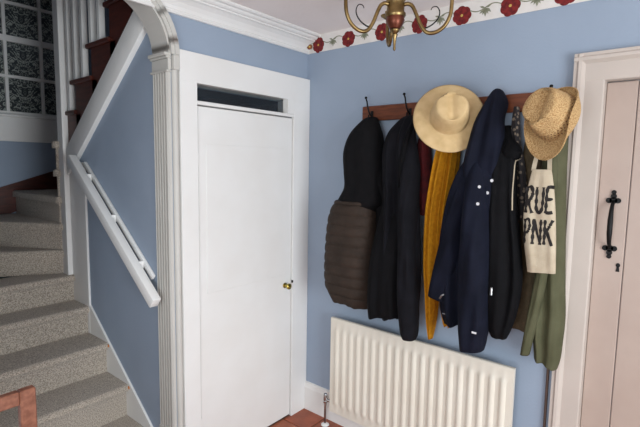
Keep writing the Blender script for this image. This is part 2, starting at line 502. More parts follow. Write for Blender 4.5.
# soffit lining and archivolt
bm = bmesh.new()
a_in, a_out = arch_pts(-0.014), arch_pts(0.0)
for i in range(len(a_in) - 1):
    prism(bm, [a_in[i], a_in[i + 1], a_out[i + 1], a_out[i]], 1, -0.004, TW + 0.012)
bmesh.ops.remove_doubles(bm, verts=bm.verts, dist=1e-5)
ar = thing('trim_5', (-1.4, 0, 2.1), 'white rounded arch over the foot of the stairs', None, kind='structure')
obj('soffit', bm, 'white_shaded', ar, True, 35)
for (o0, o1, dep) in ((-0.006, 0.012, 0.018), (0.010, 0.030, 0.026), (0.028, 0.040, 0.014)):
    bm = bmesh.new(); a_in, a_out = arch_pts(o0), arch_pts(o1)
    for i in range(len(a_in) - 1):
        prism(bm, [a_in[i], a_in[i + 1], a_out[i + 1], a_out[i]], 1, -dep, 0.0)
    bmesh.ops.remove_doubles(bm, verts=bm.verts, dist=1e-5)
    obj('archivolt', bm, 'white_shaded', ar, True, 35)

# ------------------------------------------------------------------ plank door on the coat wall
tr = thing('trim_6', (0, -2.0, 0), 'cream moulded architrave round the plank door', None, kind='structure')
def arch_prof(y_in, y_out):
    s = 1 if y_out > y_in else -1; W_ = abs(y_out - y_in)
    return [(0.0, y_in), (-0.014, y_in), (-0.016, y_in + s * 0.006), (-0.016, y_in + s * W_ * 0.62), (-0.020, y_in + s * W_ * 0.66),
            (-0.030, y_in + s * W_ * 0.74), (-0.032, y_in + s * W_ * 0.84), (-0.026, y_in + s * W_ * 0.9), (-0.026, y_out), (0.0, y_out)]
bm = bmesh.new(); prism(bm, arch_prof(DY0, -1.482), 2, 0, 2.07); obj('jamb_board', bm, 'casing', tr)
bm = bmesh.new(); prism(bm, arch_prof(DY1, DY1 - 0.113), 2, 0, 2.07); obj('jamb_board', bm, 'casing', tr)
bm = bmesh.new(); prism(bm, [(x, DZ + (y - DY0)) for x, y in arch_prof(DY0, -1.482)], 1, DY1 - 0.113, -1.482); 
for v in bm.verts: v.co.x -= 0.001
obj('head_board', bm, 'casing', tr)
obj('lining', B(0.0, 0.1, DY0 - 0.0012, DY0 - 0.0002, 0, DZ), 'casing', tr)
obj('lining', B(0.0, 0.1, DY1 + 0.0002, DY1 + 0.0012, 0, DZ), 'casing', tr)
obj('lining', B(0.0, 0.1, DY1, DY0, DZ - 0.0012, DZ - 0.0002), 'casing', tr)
d2 = thing('door_2', (0.03, -2.0, 0), 'cream plank door with a black iron latch pull', None, kind='structure')
ys = [DY0 - 0.0008, -1.704, -1.848, -1.992, -2.136, -2.280, DY1 + 0.003]
for a, b in zip(ys, ys[1:]):
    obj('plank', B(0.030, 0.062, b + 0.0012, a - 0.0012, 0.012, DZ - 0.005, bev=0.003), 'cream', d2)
for z in (0.25, 1.72):
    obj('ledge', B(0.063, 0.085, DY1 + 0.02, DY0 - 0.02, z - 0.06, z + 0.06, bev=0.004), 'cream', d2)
# latch pull
hy = -1.652
def trefoil(zc, sgn):
    bm = bmesh.new()
    for (dy, dz, r) in ((0, 0, 0.014), (-0.016, 0.0, 0.011), (0.016, 0.0, 0.011), (0, sgn * 0.018, 0.011), (0, sgn * 0.034, 0.009)):
        q = [(hy + dy + r * math.cos(2 * PI * i / 16), zc + dz + r * math.sin(2 * PI * i / 16)) for i in range(16)]
        prism(bm, q, 0, 0.024, 0.0302)
    return bm
pull = obj('latch_pull', tube(bmesh.new(), [(0.026, hy, 1.475), (0.010, hy, 1.462), (-0.008, hy, 1.44), (-0.016, hy, 1.40), (-0.016, hy, 1.35), (-0.008, hy, 1.312), (0.010, hy, 1.292), (0.026, hy, 1.283)],
                               [0.006, 0.007, 0.008, 0.010, 0.010, 0.008, 0.007, 0.006], 10), 'iron', d2, True)
obj('rosette', trefoil(1.478, 1), 'iron', pull); obj('rosette', trefoil(1.28, -1), 'iron', pull)
bm = bmesh.new()
prism(bm, [(-1.686 + 0.008 * math.cos(2 * PI * i / 12), 1.213 + 0.009 * math.sin(2 * PI * i / 12)) for i in range(12)], 0, 0.028, 0.0302)
prism(bm, [(-1.690, 1.207), (-1.682, 1.207), (-1.679, 1.186), (-1.693, 1.186)], 0, 0.028, 0.0302)
obj('keyhole', bm, 'iron', d2)

# ------------------------------------------------------------------ stairs
XW = -0.97            # inner (spine) stair face
XL = -1.83            # outer wall face
NZ = [0.19, 0.375, 0.555, 0.725, 0.89, 1.045, 1.215, 1.385, 1.555, 1.73, 1.91, 2.085, 2.26, 2.44, 2.62]
NY = [0.195, 0.43, 0.655, 0.885, 1.07]
bm = bmesh.new(); box(bm, XL - 0.1, XL, TW, 2.1, 0, 3.8); struct('wall_stair_outer', bm, 'blue', 'blue outer wall of the staircase')
BY = 2.0
WX0, WX1, WZ0, WZ1 = -1.60, -0.52, 1.935, 2.95
bm = bmesh.new()
box(bm, XL, WX0, BY, BY + 0.1, 0, 3.8); box(bm, WX1, 0.0, BY, BY + 0.1, 0, 3.8)
box(bm, WX0, WX1, BY, BY + 0.1, 0, WZ0); box(bm, WX0, WX1, BY, BY + 0.1, WZ1, 3.8)
struct('wall_stair_back', bm, 'blue', 'blue wall under the window at the turn of the stairs')
struct('wall_stair_inner', B(0.0, 0.12, TW, BY + 0.1, 0, 3.8), 'white', 'pale wall along the upper flight of stairs')
struct('ceiling_stair', B(XL - 0.1, 0.12, 0.0, BY + 0.1, 3.8, 3.9), 'ceil', 'ceiling of the stairwell')
struct('wall_stair_front', B(XL - 0.1, 0.12, 0.0, TW, ZC + 0.1 + 0.42, 3.8), 'blue', 'blue wall above the arch inside the stairwell')

# spine wall: blue triangle under the upper flight
def zs(y):            # top edge of the white sloping string
    return 1.678 - 0.765 * (y - 1.104)
bm = bmesh.new()
prism(bm, [(TW + 0.012, 0.0), (1.10, 0.0), (1.10, zs(1.10) - 0.02), (TW + 0.012, zs(TW) - 0.02)], 0, XW, XW + 0.05)
struct('wall_stair_spine', bm, 'blue', 'blue triangular wall under the upper flight')

st = thing('staircase', (-1.4, 0.2, 0), 'carpeted staircase with winding turn, white newel post and mahogany upper treads', 'staircase')
def step_profile(y, z, back, zb):
    r = 0.022
    pts = [(back, z), (back, zb), (y + 0.028, zb), (y + 0.028, z - 0.05)]
    for i in range(9):
        a = -PI / 2 - PI * i / 8
        pts.append((y + r + r * math.cos(a), z - r + r * math.sin(a)))
    return pts
zprev = 0.0
for i in range(5):
    bm = bmesh.new(); xr = XW - 0.012 if i < 4 else XW + 0.008
    prism(bm, step_profile(NY[i], NZ[i], (NY[i + 1] + 0.06) if i < 4 else 1.30, zprev), 0, XL, xr)
    s = obj('carpeted_step', bm, 'carpet', st, True, 50)
    if i in (1, 2):
        obj('stair_clip', B(xr - 0.004, xr + 0.012, NY[i] - 0.010, NY[i] + 0.004, NZ[i] - 0.024, NZ[i] - 0.006, bev=0.003), 'orange', s)
    zprev = NZ[i]
# winders
PV = Vector((-1.012, 1.185))
def winder(th0, ztop, zbot):
    """slab covering everything past a nosing line that leaves the pivot at angle th0 (degrees past straight left)"""
    poly = []
    # boundary of landing, clockwise from the nosing line to the start of the upper flight
    corners = [(XL, BY), (-0.02, BY), (-0.02, 1.185)]
    a = math.radians(180 - th0); d = Vector((math.cos(a), math.sin(a)))
    def hitb():
        best = 9
        if d.x < -1e-4: best = min(best, (XL - PV.x) / d.x)
        if d.x > 1e-4: best = min(best, (-0.02 - PV.x) / d.x)
        if d.y > 1e-4: best = min(best, (BY - PV.y) / d.y)
        return PV + d * best
    h = hitb(); nrm = Vector((-d.y, d.x))           # towards the lower steps
    if nrm.dot(Vector((-1, -1))) < 0 and th0 < 90: nrm = -nrm
    side = Vector((d.y, -d.x))
    if th0 <= 180:
        pass
    lower = -side if side.dot(Vector((math.cos(a - 0.5), math.sin(a - 0.5)))) > 0 else side
    o = lower * 0.022
    for i in range(7):                               # rounded end by the newel
        q = PI * i / 6
        poly.append(PV + lower * (0.030 * math.cos(q) ) - d * 0.034 * math.sin(q))
    poly = poly[::-1]
    # now: from the newel (upper side) round to lower side, then along the nosing
    poly.append(h + o)
    ang = lambda p: math.atan2(p[1] - PV.y, p[0] - PV.x)
    for c in corners:
        if ang(c) < a - 0.02: poly.append(Vector(c))
    low = [PV + lower * (0.010 * math.cos(PI * i / 6)) - d * 0.014 * math.sin(PI * i / 6) for i in range(7)][::-1] + [h + lower * 0.002] + poly[8:]
    bm = bmesh.new(); prism(bm, [(p.x, p.y) for p in poly], 2, ztop - 0.045, ztop)
    prism(bm, [(p.x, p.y) for p in low], 2, zbot, ztop - 0.044)
    es = [e for e in bm.edges if all(abs(v.co.z - ztop) < 1e-6 for v in e.verts)]
    bmesh.ops.bevel(bm, geom=es, offset=0.016, segments=3, profile=0.5, affect='EDGES')
    return bm
for k, th in enumerate((32, 60, 90, 118, 148)):
    obj('carpeted_winder', winder(th, NZ[5 + k], NZ[4 + k] - 0.004), 'carpet', st, True, 50)
# white lower string beside the treads
bm = bmesh.new()
prism(bm, [(0.13, 0.0), (0.13, 0.163), (0.91, 0.752), (0.91, 0.0)], 0, XW - 0.012, XW - 0.0005)
obj('wall_string', bm, 'white', st)
obj('end_board', B(XW - 0.014, XW - 0.0008, 0.885, 1.10, 0.4, 1.60, bev=0.002), 'white', st)
# newel
nw = obj('newel_post', B(-1.012, -0.935, 1.10, 1.178, 0.5, 3.0, bev=0.005, seg=2), 'white', st)
# sloping outer string of the upper flight
bm = bmesh.new(); ya, yb = 1.10, 0.135
prism(bm, [(ya, zs(ya)), (yb, zs(yb)), (yb, zs(yb) - 0.165), (ya, zs(ya) - 0.165)], 0, XW - 0.028, XW + 0.05)
bmesh.ops.bevel(bm, geom=list(bm.edges), offset=0.006, segments=2, profile=0.5, affect='EDGES')
obj('sloping_string', bm, 'white', st, True, 40)
bm = bmesh.new()
prism(bm, [(1.10, zs(1.10) - 0.02), (0.135, zs(0.135) - 0.02), (0.135, zs(0.135) - 0.06), (1.10, zs(1.10) - 0.06)], 0, XW + 0.051, -0.01)
obj('soffit', bm, 'white', st)
# mahogany treads and risers of the upper flight
UY = [1.154, 1.021, 0.797, 0.574, 0.35]
for i in range(5):
    z = NZ[10 + i]; y = UY[i]; yn = (UY[i + 1] - 0.055) if i < 4 else 0.15
    bm = bmesh.new()
    box(bm, XW - 0.022, -0.01, max(yn, 0.14), y, z - 0.026, z, bev=0.005)
    t = obj('upper_tread', bm, 'mahog', st)
    zb = max(zs(y - 0.05) - 0.03, z - 0.20)
    bm = bmesh.new()
    y1 = y - 0.045; y0 = max(yn - 0.05, 0.14)
    prism(bm, [(y1, z - 0.0265), (y0, z - 0.0265), (y0, max(zs(y0) - 0.05, z - 0.6)), (y1, zs(y1) - 0.05)], 0, XW - 0.008, XW + 0.03)
    obj('tread_bracket', bm, 'mahog', t)
    bm = bmesh.new(); box(bm, XW + 0.031, -0.012, y1 - 0.02, y1, NZ[9 + i] + 0.001, z - 0.027); obj('riser', bm, 'mahog', t)
# balusters
bal = share(B(-0.016, 0.016, -0.016, 0.016, 0, 0.95, bev=0.002), 'baluster', 'white')
for i in range(5):
    z = NZ[10 + i]
    ysb = {0: [1.06], 1: [0.965, 0.86], 2: [0.745, 0.645], 3: [0.53, 0.43], 4: [0.31, 0.21]}[i]
    for y in ysb:
        o = bpy.data.objects.new('baluster', bal); COL.objects.link(o); o.parent = st
        o.location = Vector((XW + 0.002, y, z + 0.0005)) - st.location
bm = bmesh.new()
prism(bm, [(1.10, 2.86), (0.15, 3.57), (0.15, 3.62), (1.10, 2.92)], 0, XW - 0.03, XW + 0.034)
obj('upper_handrail', bm, 'white', st)
# mahogany skirting that climbs the back wall
bm = bmesh.new()
prism(bm, [(XL + 0.01, 1.046), (XL + 0.01, 1.30), (-1.30, 1.345), (-0.53, 1.60), (-0.05, 1.80), (-0.05, 1.56), (-0.60, 1.386), (-1.05, 1.216), (-1.5, 1.05)], 1, BY - 0.016, BY - 0.0005)
obj('climbing_skirting', bm, 'mahog', st)

# wall handrail
hr = thing('handrail', (XW - 0.06, 0.11, 0.9), 'white square handrail fixed to the blue stair wall', 'handrail')
def slope_bar(y0, z0, y1, z1, h, xa, xb, bev):
    bm = bmesh.new()
    d = Vector((y1 - y0, z1 - z0)).normalized(); n = Vector((-d.y, d.x)) * h / 2
    a = Vector((y0, z0)); b = Vector((y1, z1))
    prism(bm, [tuple(a - n), tuple(a + n), tuple(b + n), tuple(b - n)], 0, xa, xb)
    bmesh.ops.bevel(bm, geom=list(bm.edges), offset=bev, segments=2, profile=0.5, affect='EDGES')
    return bm
obj('rail', slope_bar(0.055, 0.928, 0.95, 1.623, 0.056, XW - 0.080, XW - 0.034, 0.006), 'white', hr, True, 40)
obj('wall_batten', slope_bar(0.15, 1.03, 0.88, 1.594, 0.028, XW - 0.018, XW - 0.0006, 0.004), 'white', hr, True, 40)
for t in (0.18, 0.5, 0.82):
    y = 0.085 + 0.865 * t; z = 0.955 + 0.668 * t
    obj('bracket', B(XW - 0.04, XW - 0.016, y - 0.012, y + 0.012, z - 0.008, z + 0.03), 'white', hr)

# stair window
wn = thing('window_1', ((WX0 + WX1) / 2, BY, WZ0), 'white framed window with dark patterned panes above the stair turn', None, kind='structure')
obj('window_frame', B(WX0, WX0 + 0.03, BY + 0.005, BY + 0.06, WZ0, WZ1, bev=0.003), 'white', wn)
obj('window_frame', B(WX1 - 0.03, WX1, BY + 0.005, BY + 0.06, WZ0, WZ1, bev=0.003), 'white', wn)
PW = 0.236
xs_ = [-1.0225 + PW * k for k in range(-2, 3)]
xs_ = [x for x in xs_ if WX0 + 0.06 < x < WX1 - 0.05]
xe = [WX0 + 0.03] + xs_ + [WX1 - 0.03]
ze = [WZ0 + 0.02, 2.218, 2.487, 2.74, WZ1 - 0.02]
for x in xs_:
    obj('glazing_bar', B(x - 0.011, x + 0.011, BY + 0.012, BY + 0.05, WZ0, WZ1, bev=0.003), 'white', wn)
for j, z in enumerate(ze):
    h = 0.022 if j == 2 else 0.011
    obj('glazing_bar', B(WX0 + 0.03, WX1 - 0.03, BY + 0.010, BY + 0.052, z - h, z + h, bev=0.003), 'white', wn)
for a, b in zip(xe, xe[1:]):
    for c, d in zip(ze, ze[1:]):
        hx, hz = (b - a) / 2 - 0.003, (d - c) / 2 - 0.003
        me = share(B(-hx, hx, 0, 0.004, -hz, hz), 'pane', 'pane')
        o = bpy.data.objects.new('pane', me); COL.objects.link(o); o.parent = wn
        o.location = Vector(((a + b) / 2, BY + 0.03, (c + d) / 2)) - wn.location
obj('window_apron', B(WX0 - 0.05, WX1 + 0.05, BY - 0.02, BY - 0.0005, 1.745, WZ0 - 0.012, bev=0.004), 'white', wn)
obj('window_sill', B(WX0 - 0.06, WX1 + 0.06, BY - 0.035, BY + 0.004, WZ0 - 0.012, WZ0 + 0.006, bev=0.004), 'white', wn)
# dark box added behind the fanlight, its colour standing in for shade
bm = bmesh.new(); box(bm, -0.90, -0.01, 0.40, 0.42, 0, 2.05); box(bm, -0.90, -0.88, TW + 0.001, 0.40, 0, 2.05); box(bm, -0.03, -0.01, TW + 0.001, 0.40, 0, 2.05); box(bm, -0.90, -0.01, TW + 0.001, 0.40, 2.0, 2.05); struct('wall_cupboard', bm, 'dark', 'lining of the cupboard under the stairs, coloured dark for shade')

# ------------------------------------------------------------------ radiator
rd = thing('radiator', (-0.07, -0.83, 0.1), 'long cream panel radiator with vertical ribs', 'radiator')
RY0, RY1, RZ0, RZ1, RX = -0.286, -1.342, 0.110, 0.701, -0.085
def rib_panel():
    bm = bmesh.new(); n = 20; L_ = abs(RY1 - RY0); mg = 0.022
    pitch = (L_ - 2 * mg) / n
    ys = [0.0]
    prof = [(0.0, 0.0), (mg, 0.0)]
    for i in range(n):
        s0 = mg + pitch * i
        for t, d in ((0.18, 0), (0.30, 0.006), (0.42, 0.010), (0.58, 0.010), (0.70, 0.006), (0.82, 0), (1.0, 0)):
            prof.append((s0 + pitch * t, d))
    prof.append((L_, 0.0))
    zz = [(RZ0, 0), (RZ0 + 0.006, 0), (RZ0 + 0.045, 0), (RZ0 + 0.062, 0.7), (RZ0 + 0.075, 1), (RZ1 - 0.085, 1), (RZ1 - 0.07, 0.7), (RZ1 - 0.052, 0), (RZ1 - 0.004, 0), (RZ1, -0.4)]
    rows = [[bm.verts.new((RX - (d * k if k > 0 else 0.01 * k), RY0 - s, z)) for s, d in prof] for z, k in zz]
    for a, b in zip(rows, rows[1:]):
        for i in range(len(prof) - 1):
            bm.faces.new((a[i], a[i + 1], b[i + 1], b[i]))
    # thickness
    r = bmesh.ops.extrude_edge_only(bm, edges=[e for e in bm.edges if e.is_boundary])
    for v in [g for g in r['geom'] if isinstance(g, bmesh.types.BMVert)]: v.co.x = RX + 0.018
    return bm
obj('ribbed_front', rib_panel(), 'rad', rd, True, 40)
for y in (-0.55, -1.1):
    obj('wall_bracket', B(RX + 0.006, -0.0005, y - 0.015, y + 0.015, 0.2, 0.62, bev=0.002), 'rad', rd)
bm = bmesh.new(); vy = RY0 + 0.040; vx = RX + 0.010
tube(bm, [(vx, vy, 0.0), (vx, vy, 0.17)], 0.0075, 12); pp = obj('supply_pipe', bm, 'chrome', rd, True, 40)
bm = bmesh.new(); tube(bm, [(vx, RY0 + 0.002, 0.165), (vx, vy, 0.165)], 0.009, 12); obj('valve_union', bm, 'chrome', rd, True, 40)
bm = bmesh.new(); lathe(bm, [(0, 0), (0.013, 0), (0.014, 0.01), (0.011, 0.014), (0.013, 0.022), (0.012, 0.05), (0.010, 0.056), (0, 0.057)], (vx, vy, 0.145), 16); obj('lockshield_valve', bm, 'chrome', rd, True, 40)
bm = bmesh.new(); lathe(bm, [(0, 0.012), (0.010, 0.012), (0.024, 0.004), (0.026, 0.0), (0, 0)], (vx, vy, 0.0), 20); obj('pipe_collar', bm, 'white', rd, True, 40)

# thin cable by the architrave
bm = bmesh.new()
tube(bm, [(-0.008, -1.462, 0.19), (-0.008, -1.463, 0.45), (-0.008, -1.462, 0.70), (-0.008, -1.46, 0.95)], 0.006, 8)
tag(obj('wall_cable', bm, 'cable', None, True), 'thin brown cable running down the wall beside the cream architrave', 'cable')

# ------------------------------------------------------------------ coat rail
cr_ = thing('coat_rail', (-0.02, -0.94, 1.9), 'dark wooden coat rail with black iron hooks on the blue wall', 'coat rail')
obj('backboard', B(-0.024, -0.0005, -1.445, -0.432, 1.853, 1.934, bev=0.004), 'rail', cr_)
HY = [-0.487, -0.722, -0.957, -1.190, -1.415]
def hook_bm(y):
    bm = bmesh.new()
    tube(bm, [(-0.025, y - 0.012, 1.876), (-0.040, y - 0.010, 1.884), (-0.052, y - 0.006, 1.905), (-0.056, y - 0.002, 1.930), (-0.060, y, 1.955), (-0.062, y + 0.004, 1.968)],
         [0.0045, 0.0045, 0.004, 0.004, 0.004, 0.004], 8)
    lathe(bm, [(0, -0.007), (0.005, -0.006), (0.008, 0.0), (0.006, 0.006), (0, 0.008)], (-0.063, y + 0.005, 1.974), 10)
    tube(bm, [(-0.025, y - 0.012, 1.868), (-0.045, y - 0.012, 1.858), (-0.058, y - 0.012, 1.866), (-0.060, y - 0.012, 1.882)], 0.0042, 8)
    box(bm, -0.028, -0.0235, y - 0.021, y - 0.003, 1.858, 1.906, bev=0.002)
    return bm
for i, y in enumerate(HY):
    bm = hook_bm(y)
    if i > 2: bmesh.ops.translate(bm, verts=bm.verts, vec=(0.0, 0.0, -0.028))
    obj('hook', bm, 'iron', cr_, True, 50)

# ------------------------------------------------------------------ clothes
GA = 'garments on the coat rail'
# black and brown puffer jacket
a = thing('puffer_jacket', (-0.1, -0.48, 0.8), 'black hooded jacket with brown quilted lower body, at the end of the rail', 'jacket', GA)
obj('upper_body', loft([(1.868, -0.505, -0.545, -0.085, -0.030, 0), (1.848, -0.478, -0.565, -0.12, -0.03, 0.1), (1.775, -0.42, -0.602, -0.17, -0.02, 0.4), (1.68, -0.388, -0.624, -0.19, -0.015, 0.5),
                        (1.57, -0.388, -0.632, -0.185, -0.015, 0.7), (1.485, -0.395, -0.636, -0.19, -0.015, 0.8), (1.41, -0.352, -0.638, -0.192, -0.015, 0.5), (1.37, -0.345, -0.60, -0.175, -0.02, 0.1), (1.34, -0.36, -0.58, -0.15, -0.03, 0)],
                       50, 72, [(5, 0.008, 0.4, 2), (9, 0.005, 1.5, -2)]), 'black', a, True)
obj('quilted_body', loft([(1.412, -0.348, -0.585, -0.19, -0.02, 0), (1.402, -0.338, -0.590, -0.206, -0.012, 0.1), (1.33, -0.300, -0.592, -0.205, -0.016, 0.3), (1.24, -0.285, -0.593, -0.21, -0.014, 0.3), (1.10, -0.275, -0.594, -0.212, -0.014, 0.3),
                          (0.98, -0.272, -0.594, -0.21, -0.014, 0.3), (0.90, -0.282, -0.592, -0.205, -0.016, 0.4), (0.855, -0.305, -0.585, -0.19, -0.02, 1.0), (0.825, -0.318, -0.578, -0.18, -0.03, 1.6)],
                         170, 72, [(6, 0.004, 0.3, 1), (17, 0.002, 1.0, 0)], quilt=(0.0565, 0.17), slope=0.05), 'brown', a, True)
obj('sleeve', loft([(1.66, -0.575, -0.618, -0.13, -0.04, 0), (1.52, -0.575, -0.650, -0.150, -0.04, 0.2), (1.40, -0.578, -0.664, -0.120, -0.03, 0.5), (1.2, -0.580, -0.668, -0.100, -0.03, 0.5), (1.0, -0.580, -0.668, -0.100, -0.03, 0.5), (0.85, -0.582, -0.664, -0.100, -0.03, 0.5), (0.79, -0.586, -0.655, -0.100, -0.03, 0.5)],
                   50, 48, [(4, 0.007, 1.0, 9), (7, 0.004, 0.2, -14)]), 'black', a, True)

# charcoal coat
b = thing('hooded_coat', (-0.1, -0.77, 0.8), 'long charcoal hooded coat between the brown puffer jacket and the mustard scarf', 'coat', GA)
obj('body', loft([(1.862, -0.735, -0.79, -0.085, -0.03, 0), (1.84, -0.715, -0.805, -0.13, -0.03, 0.2), (1.775, -0.682, -0.828, -0.175, -0.105, 0.5), (1.69, -0.664, -0.845, -0.20, -0.105, 0.6),
                  (1.585, -0.664, -0.858, -0.20, -0.105, 0.8), (1.43, -0.676, -0.868, -0.205, -0.105, 1.0), (1.22, -0.672, -0.884, -0.205, -0.105, 1.2), (1.0, -0.672, -0.892, -0.20, -0.105, 1.4), (0.90, -0.672, -0.886, -0.19, -0.105, 1.4), (0.825, -0.675, -0.880, -0.18, -0.105, 1.3)],
                 70, 96, [(5, 0.013, 0.2, 1.5), (9, 0.009, 1.1, -2), (14, 0.004, 2, 3)], slope=-0.18), 'charcoal', b, True)
obj('skirt_panel', loft([(1.50, -0.690, -0.79, -0.16, -0.108, 0), (1.34, -0.650, -0.80, -0.19, -0.108, 0.2), (1.15, -0.618, -0.80, -0.225, -0.108, 0.6), (1.0, -0.606, -0.80, -0.23, -0.108, 1.0), (0.9, -0.602, -0.80, -0.225, -0.108, 1.2), (0.82, -0.606, -0.80, -0.215, -0.108, 1.2)],
                        40, 64, [(5, 0.007, 0.2, 1.5), (10, 0.004, 1.1, -2)], slope=-0.22), 'jet', b, True)
obj('sleeve', loft([(1.76, -0.780, -0.815, -0.15, -0.10, 0), (1.70, -0.785, -0.842, -0.19, -0.11, 0), (1.58, -0.793, -0.868, -0.232, -0.11, 0.4), (1.43, -0.793, -0.872, -0.25, -0.12, 0.8), (1.19, -0.795, -0.880, -0.25, -0.13, 0.9), (0.94, -0.805, -0.900, -0.25, -0.13, 0.8), (0.79, -0.818, -0.905, -0.24, -0.14, 0.4), (0.75, -0.832, -0.896, -0.23, -0.15, 0.2)],
                   60, 48, [(3, 0.006, 1, 10), (6, 0.004, 0.2, -16)]), 'charcoal', b, True)
obj('hood_edge', tube(bmesh.new(), [(-0.10, -0.80, 1.845), (-0.17, -0.812, 1.78), (-0.20, -0.808, 1.70), (-0.215, -0.80, 1.60), (-0.222, -0.797, 1.5)], [0.008, 0.012, 0.013, 0.012, 0.008], 10), 'jet', b, True)

# maroon knit
c = tag(obj('cardigan', loft([(1.80, -0.822, -0.850, -0.06, -0.02, 0), (1.70, -0.80, -0.868, -0.09, -0.01, 0.3), (1.5, -0.81, -0.885, -0.10, -0.01, 0.6), (1.42, -0.815, -0.880, -0.10, -0.01, 0.8), (1.36, -0.82, -0.872, -0.095, -0.01, 0.8)],
                             40, 48, [(4, 0.006, 0.3, 2), (8, 0.003, 0, 1)]), 'maroon', None, True), 'maroon knit cardigan mostly hidden behind the charcoal hooded coat', 'cardigan', GA)

# mustard scarf
s = thing('scarf', (-0.1, -0.95, 0.75), 'mustard yellow scarf hanging under the wide brimmed straw hat', 'scarf', GA)
obj('front_end', loft([(1.80, -0.955, -0.985, -0.09, -0.05, 0.2), (1.69, -0.925, -1.005, -0.13, -0.05, 1.2), (1.54, -0.900, -0.985, -0.135, -0.045, 1.6), (1.37, -0.880, -0.965, -0.135, -0.04, 1.6), (1.14, -0.877, -0.955, -0.13, -0.04, 1.5), (0.98, -0.892, -0.955, -0.125, -0.04, 1.4), (0.84, -0.908, -0.948, -0.12, -0.04, 1.0), (0.735, -0.920, -0.935, -0.10, -0.06, 0.4)],
                      80, 72, [(8, 0.012, 0.3, 1.2), (15, 0.005, 1.0, -1)]), 'mustard', s, True)
obj('back_end', loft([(1.80, -0.965, -0.995, -0.08, -0.045, 0.2), (1.69, -0.975, -1.030, -0.12, -0.04, 1.0), (1.54, -0.965, -1.018, -0.12, -0.035, 1.5), (1.37, -0.945, -1.00, -0.115, -0.03, 1.5), (1.14, -0.945, -1.00, -0.11, -0.03, 1.4), (0.95, -0.96, -1.02, -0.10, -0.03, 1.2), (0.82, -0.985, -1.04, -0.09, -0.03, 0.8)],
                     70, 60, [(8, 0.012, 1.3, 1.2), (15, 0.005, 0.5, -1)]), 'mustard', s, True)

# navy coat
e = thing('navy_coat', (-0.12, -1.17, 0.76), 'navy blue hooded coat with white buttons beside the mustard scarf', 'coat', GA)
nb = obj('hood', loft([(1.952, -1.188, -1.206, -0.10, -0.055, 0), (1.935, -1.178, -1.224, -0.135, -0.045, 0.1), (1.885, -1.163, -1.248, -0.19, -0.035, 0.4), (1.81, -1.142, -1.262, -0.225, -0.12, 0.6), (1.725, -1.122, -1.268, -0.24, -0.12, 0.7), (1.62, -1.10, -1.262, -0.24, -0.12, 0.7), (1.52, -1.09, -1.25, -0.235, -0.04, 0.5)],
                      60, 72, [(4, 0.014, 0.6, 2), (8, 0.007, 1.5, -2)]), 'navy', e, True)
body = obj('body', loft([(1.72, -1.13, -1.24, -0.16, -0.04, 0), (1.66, -1.105, -1.252, -0.20, -0.035, 0.2), (1.60, -1.082, -1.262, -0.225, -0.145, 0.4), (1.50, -1.045, -1.272, -0.24, -0.145, 0.6), (1.38, -1.018, -1.262, -0.235, -0.145, 0.8), (1.23, -1.005, -1.24, -0.235, -0.145, 1.0), (1.06, -1.01, -1.242, -0.23, -0.145, 1.2), (0.95, -1.02, -1.243, -0.22, -0.145, 1.2), (0.885, -1.04, -1.243, -0.21, -0.145, 1.2)],
                        70, 96, [(5, 0.012, 0.6, 1), (10, 0.008, 1.5, -2)], slope=-0.18), 'navy', e, True)
sl = obj('sleeve', loft([(1.64, -1.10, -1.15, -0.16, -0.08, 0), (1.58, -1.085, -1.15, -0.20, -0.08, 0.1), (1.50, -1.068, -1.148, -0.24, -0.09, 0.5), (1.36, -1.030, -1.128, -0.25, -0.09, 0.8), (1.19, -0.995, -1.110, -0.25, -0.09, 0.9), (1.06, -0.972, -1.080, -0.25, -0.10, 0.8), (0.99, -0.960, -1.062, -0.24, -0.11, 0.3)],
                        50, 48, [(3, 0.006, 1, 8), (6, 0.003, 0.2, -12)], slope=0.25), 'navy', e, True)
sl2 = obj('sleeve', loft([(1.72, -1.15, -1.19, -0.18, -0.12, 0), (1.64, -1.135, -1.205, -0.225, -0.12, 0.1), (1.54, -1.126, -1.226, -0.262, -0.12, 0.3), (1.38, -1.124, -1.240, -0.30, -0.13, 0.7), (1.16, -1.122, -1.252, -0.30, -0.14, 0.9), (0.93, -1.130, -1.256, -0.295, -0.14, 0.8), (0.84, -1.138, -1.250, -0.285, -0.15, 0.5), (0.795, -1.142, -1.242, -0.275, -0.16, 0.3)],
                         60, 56, [(3, 0.009, 1, 8), (6, 0.006, 0.2, -12)], slope=-0.12), 'navy', e, True)
bv = [bvh_of(o) for o in (nb, body, sl, sl2)]
# black jacket
f = thing('black_jacket', (-0.1, -1.28, 0.85), 'black zipped jacket with white piping between the navy coat and the canvas bag', 'jacket', GA)
fb = obj('body', loft([(1.79, -1.235, -1.262, -0.10, -0.06, 0.0), (1.735, -1.228, -1.285, -0.16, -0.10, 0.2), (1.70, -1.222, -1.306, -0.19, -0.11, 0.3), (1.65, -1.218, -1.318, -0.21, -0.12, 0.4), (1.55, -1.214, -1.328, -0.225, -0.125, 0.6), (1.42, -1.212, -1.342, -0.23, -0.125, 0.8), (1.25, -1.214, -1.366, -0.23, -0.125, 1.0), (1.12, -1.216, -1.376, -0.23, -0.125, 1.0), (1.0, -1.222, -1.364, -0.225, -0.125, 0.8), (0.91, -1.232, -1.340, -0.21, -0.12, 0.5), (0.855, -1.250, -1.316, -0.18, -0.11, 0.2)],
                      80, 80, [(5, 0.010, 2.6, 1), (9, 0.005, 0.5, -2)]), 'jet', f, True)
bvf = [bvh_of(fb)]
obj('collar', loft([(1.722, -1.276, -1.300, -0.185, -0.12, 0), (1.70, -1.268, -1.322, -0.20, -0.11, 0), (1.672, -1.262, -1.334, -0.212, -0.11, 0), (1.645, -1.266, -1.326, -0.205, -0.12, 0)], 24, 48, [(4, 0.004, 1, 1)], ex=0.7), 'jet', f, True)
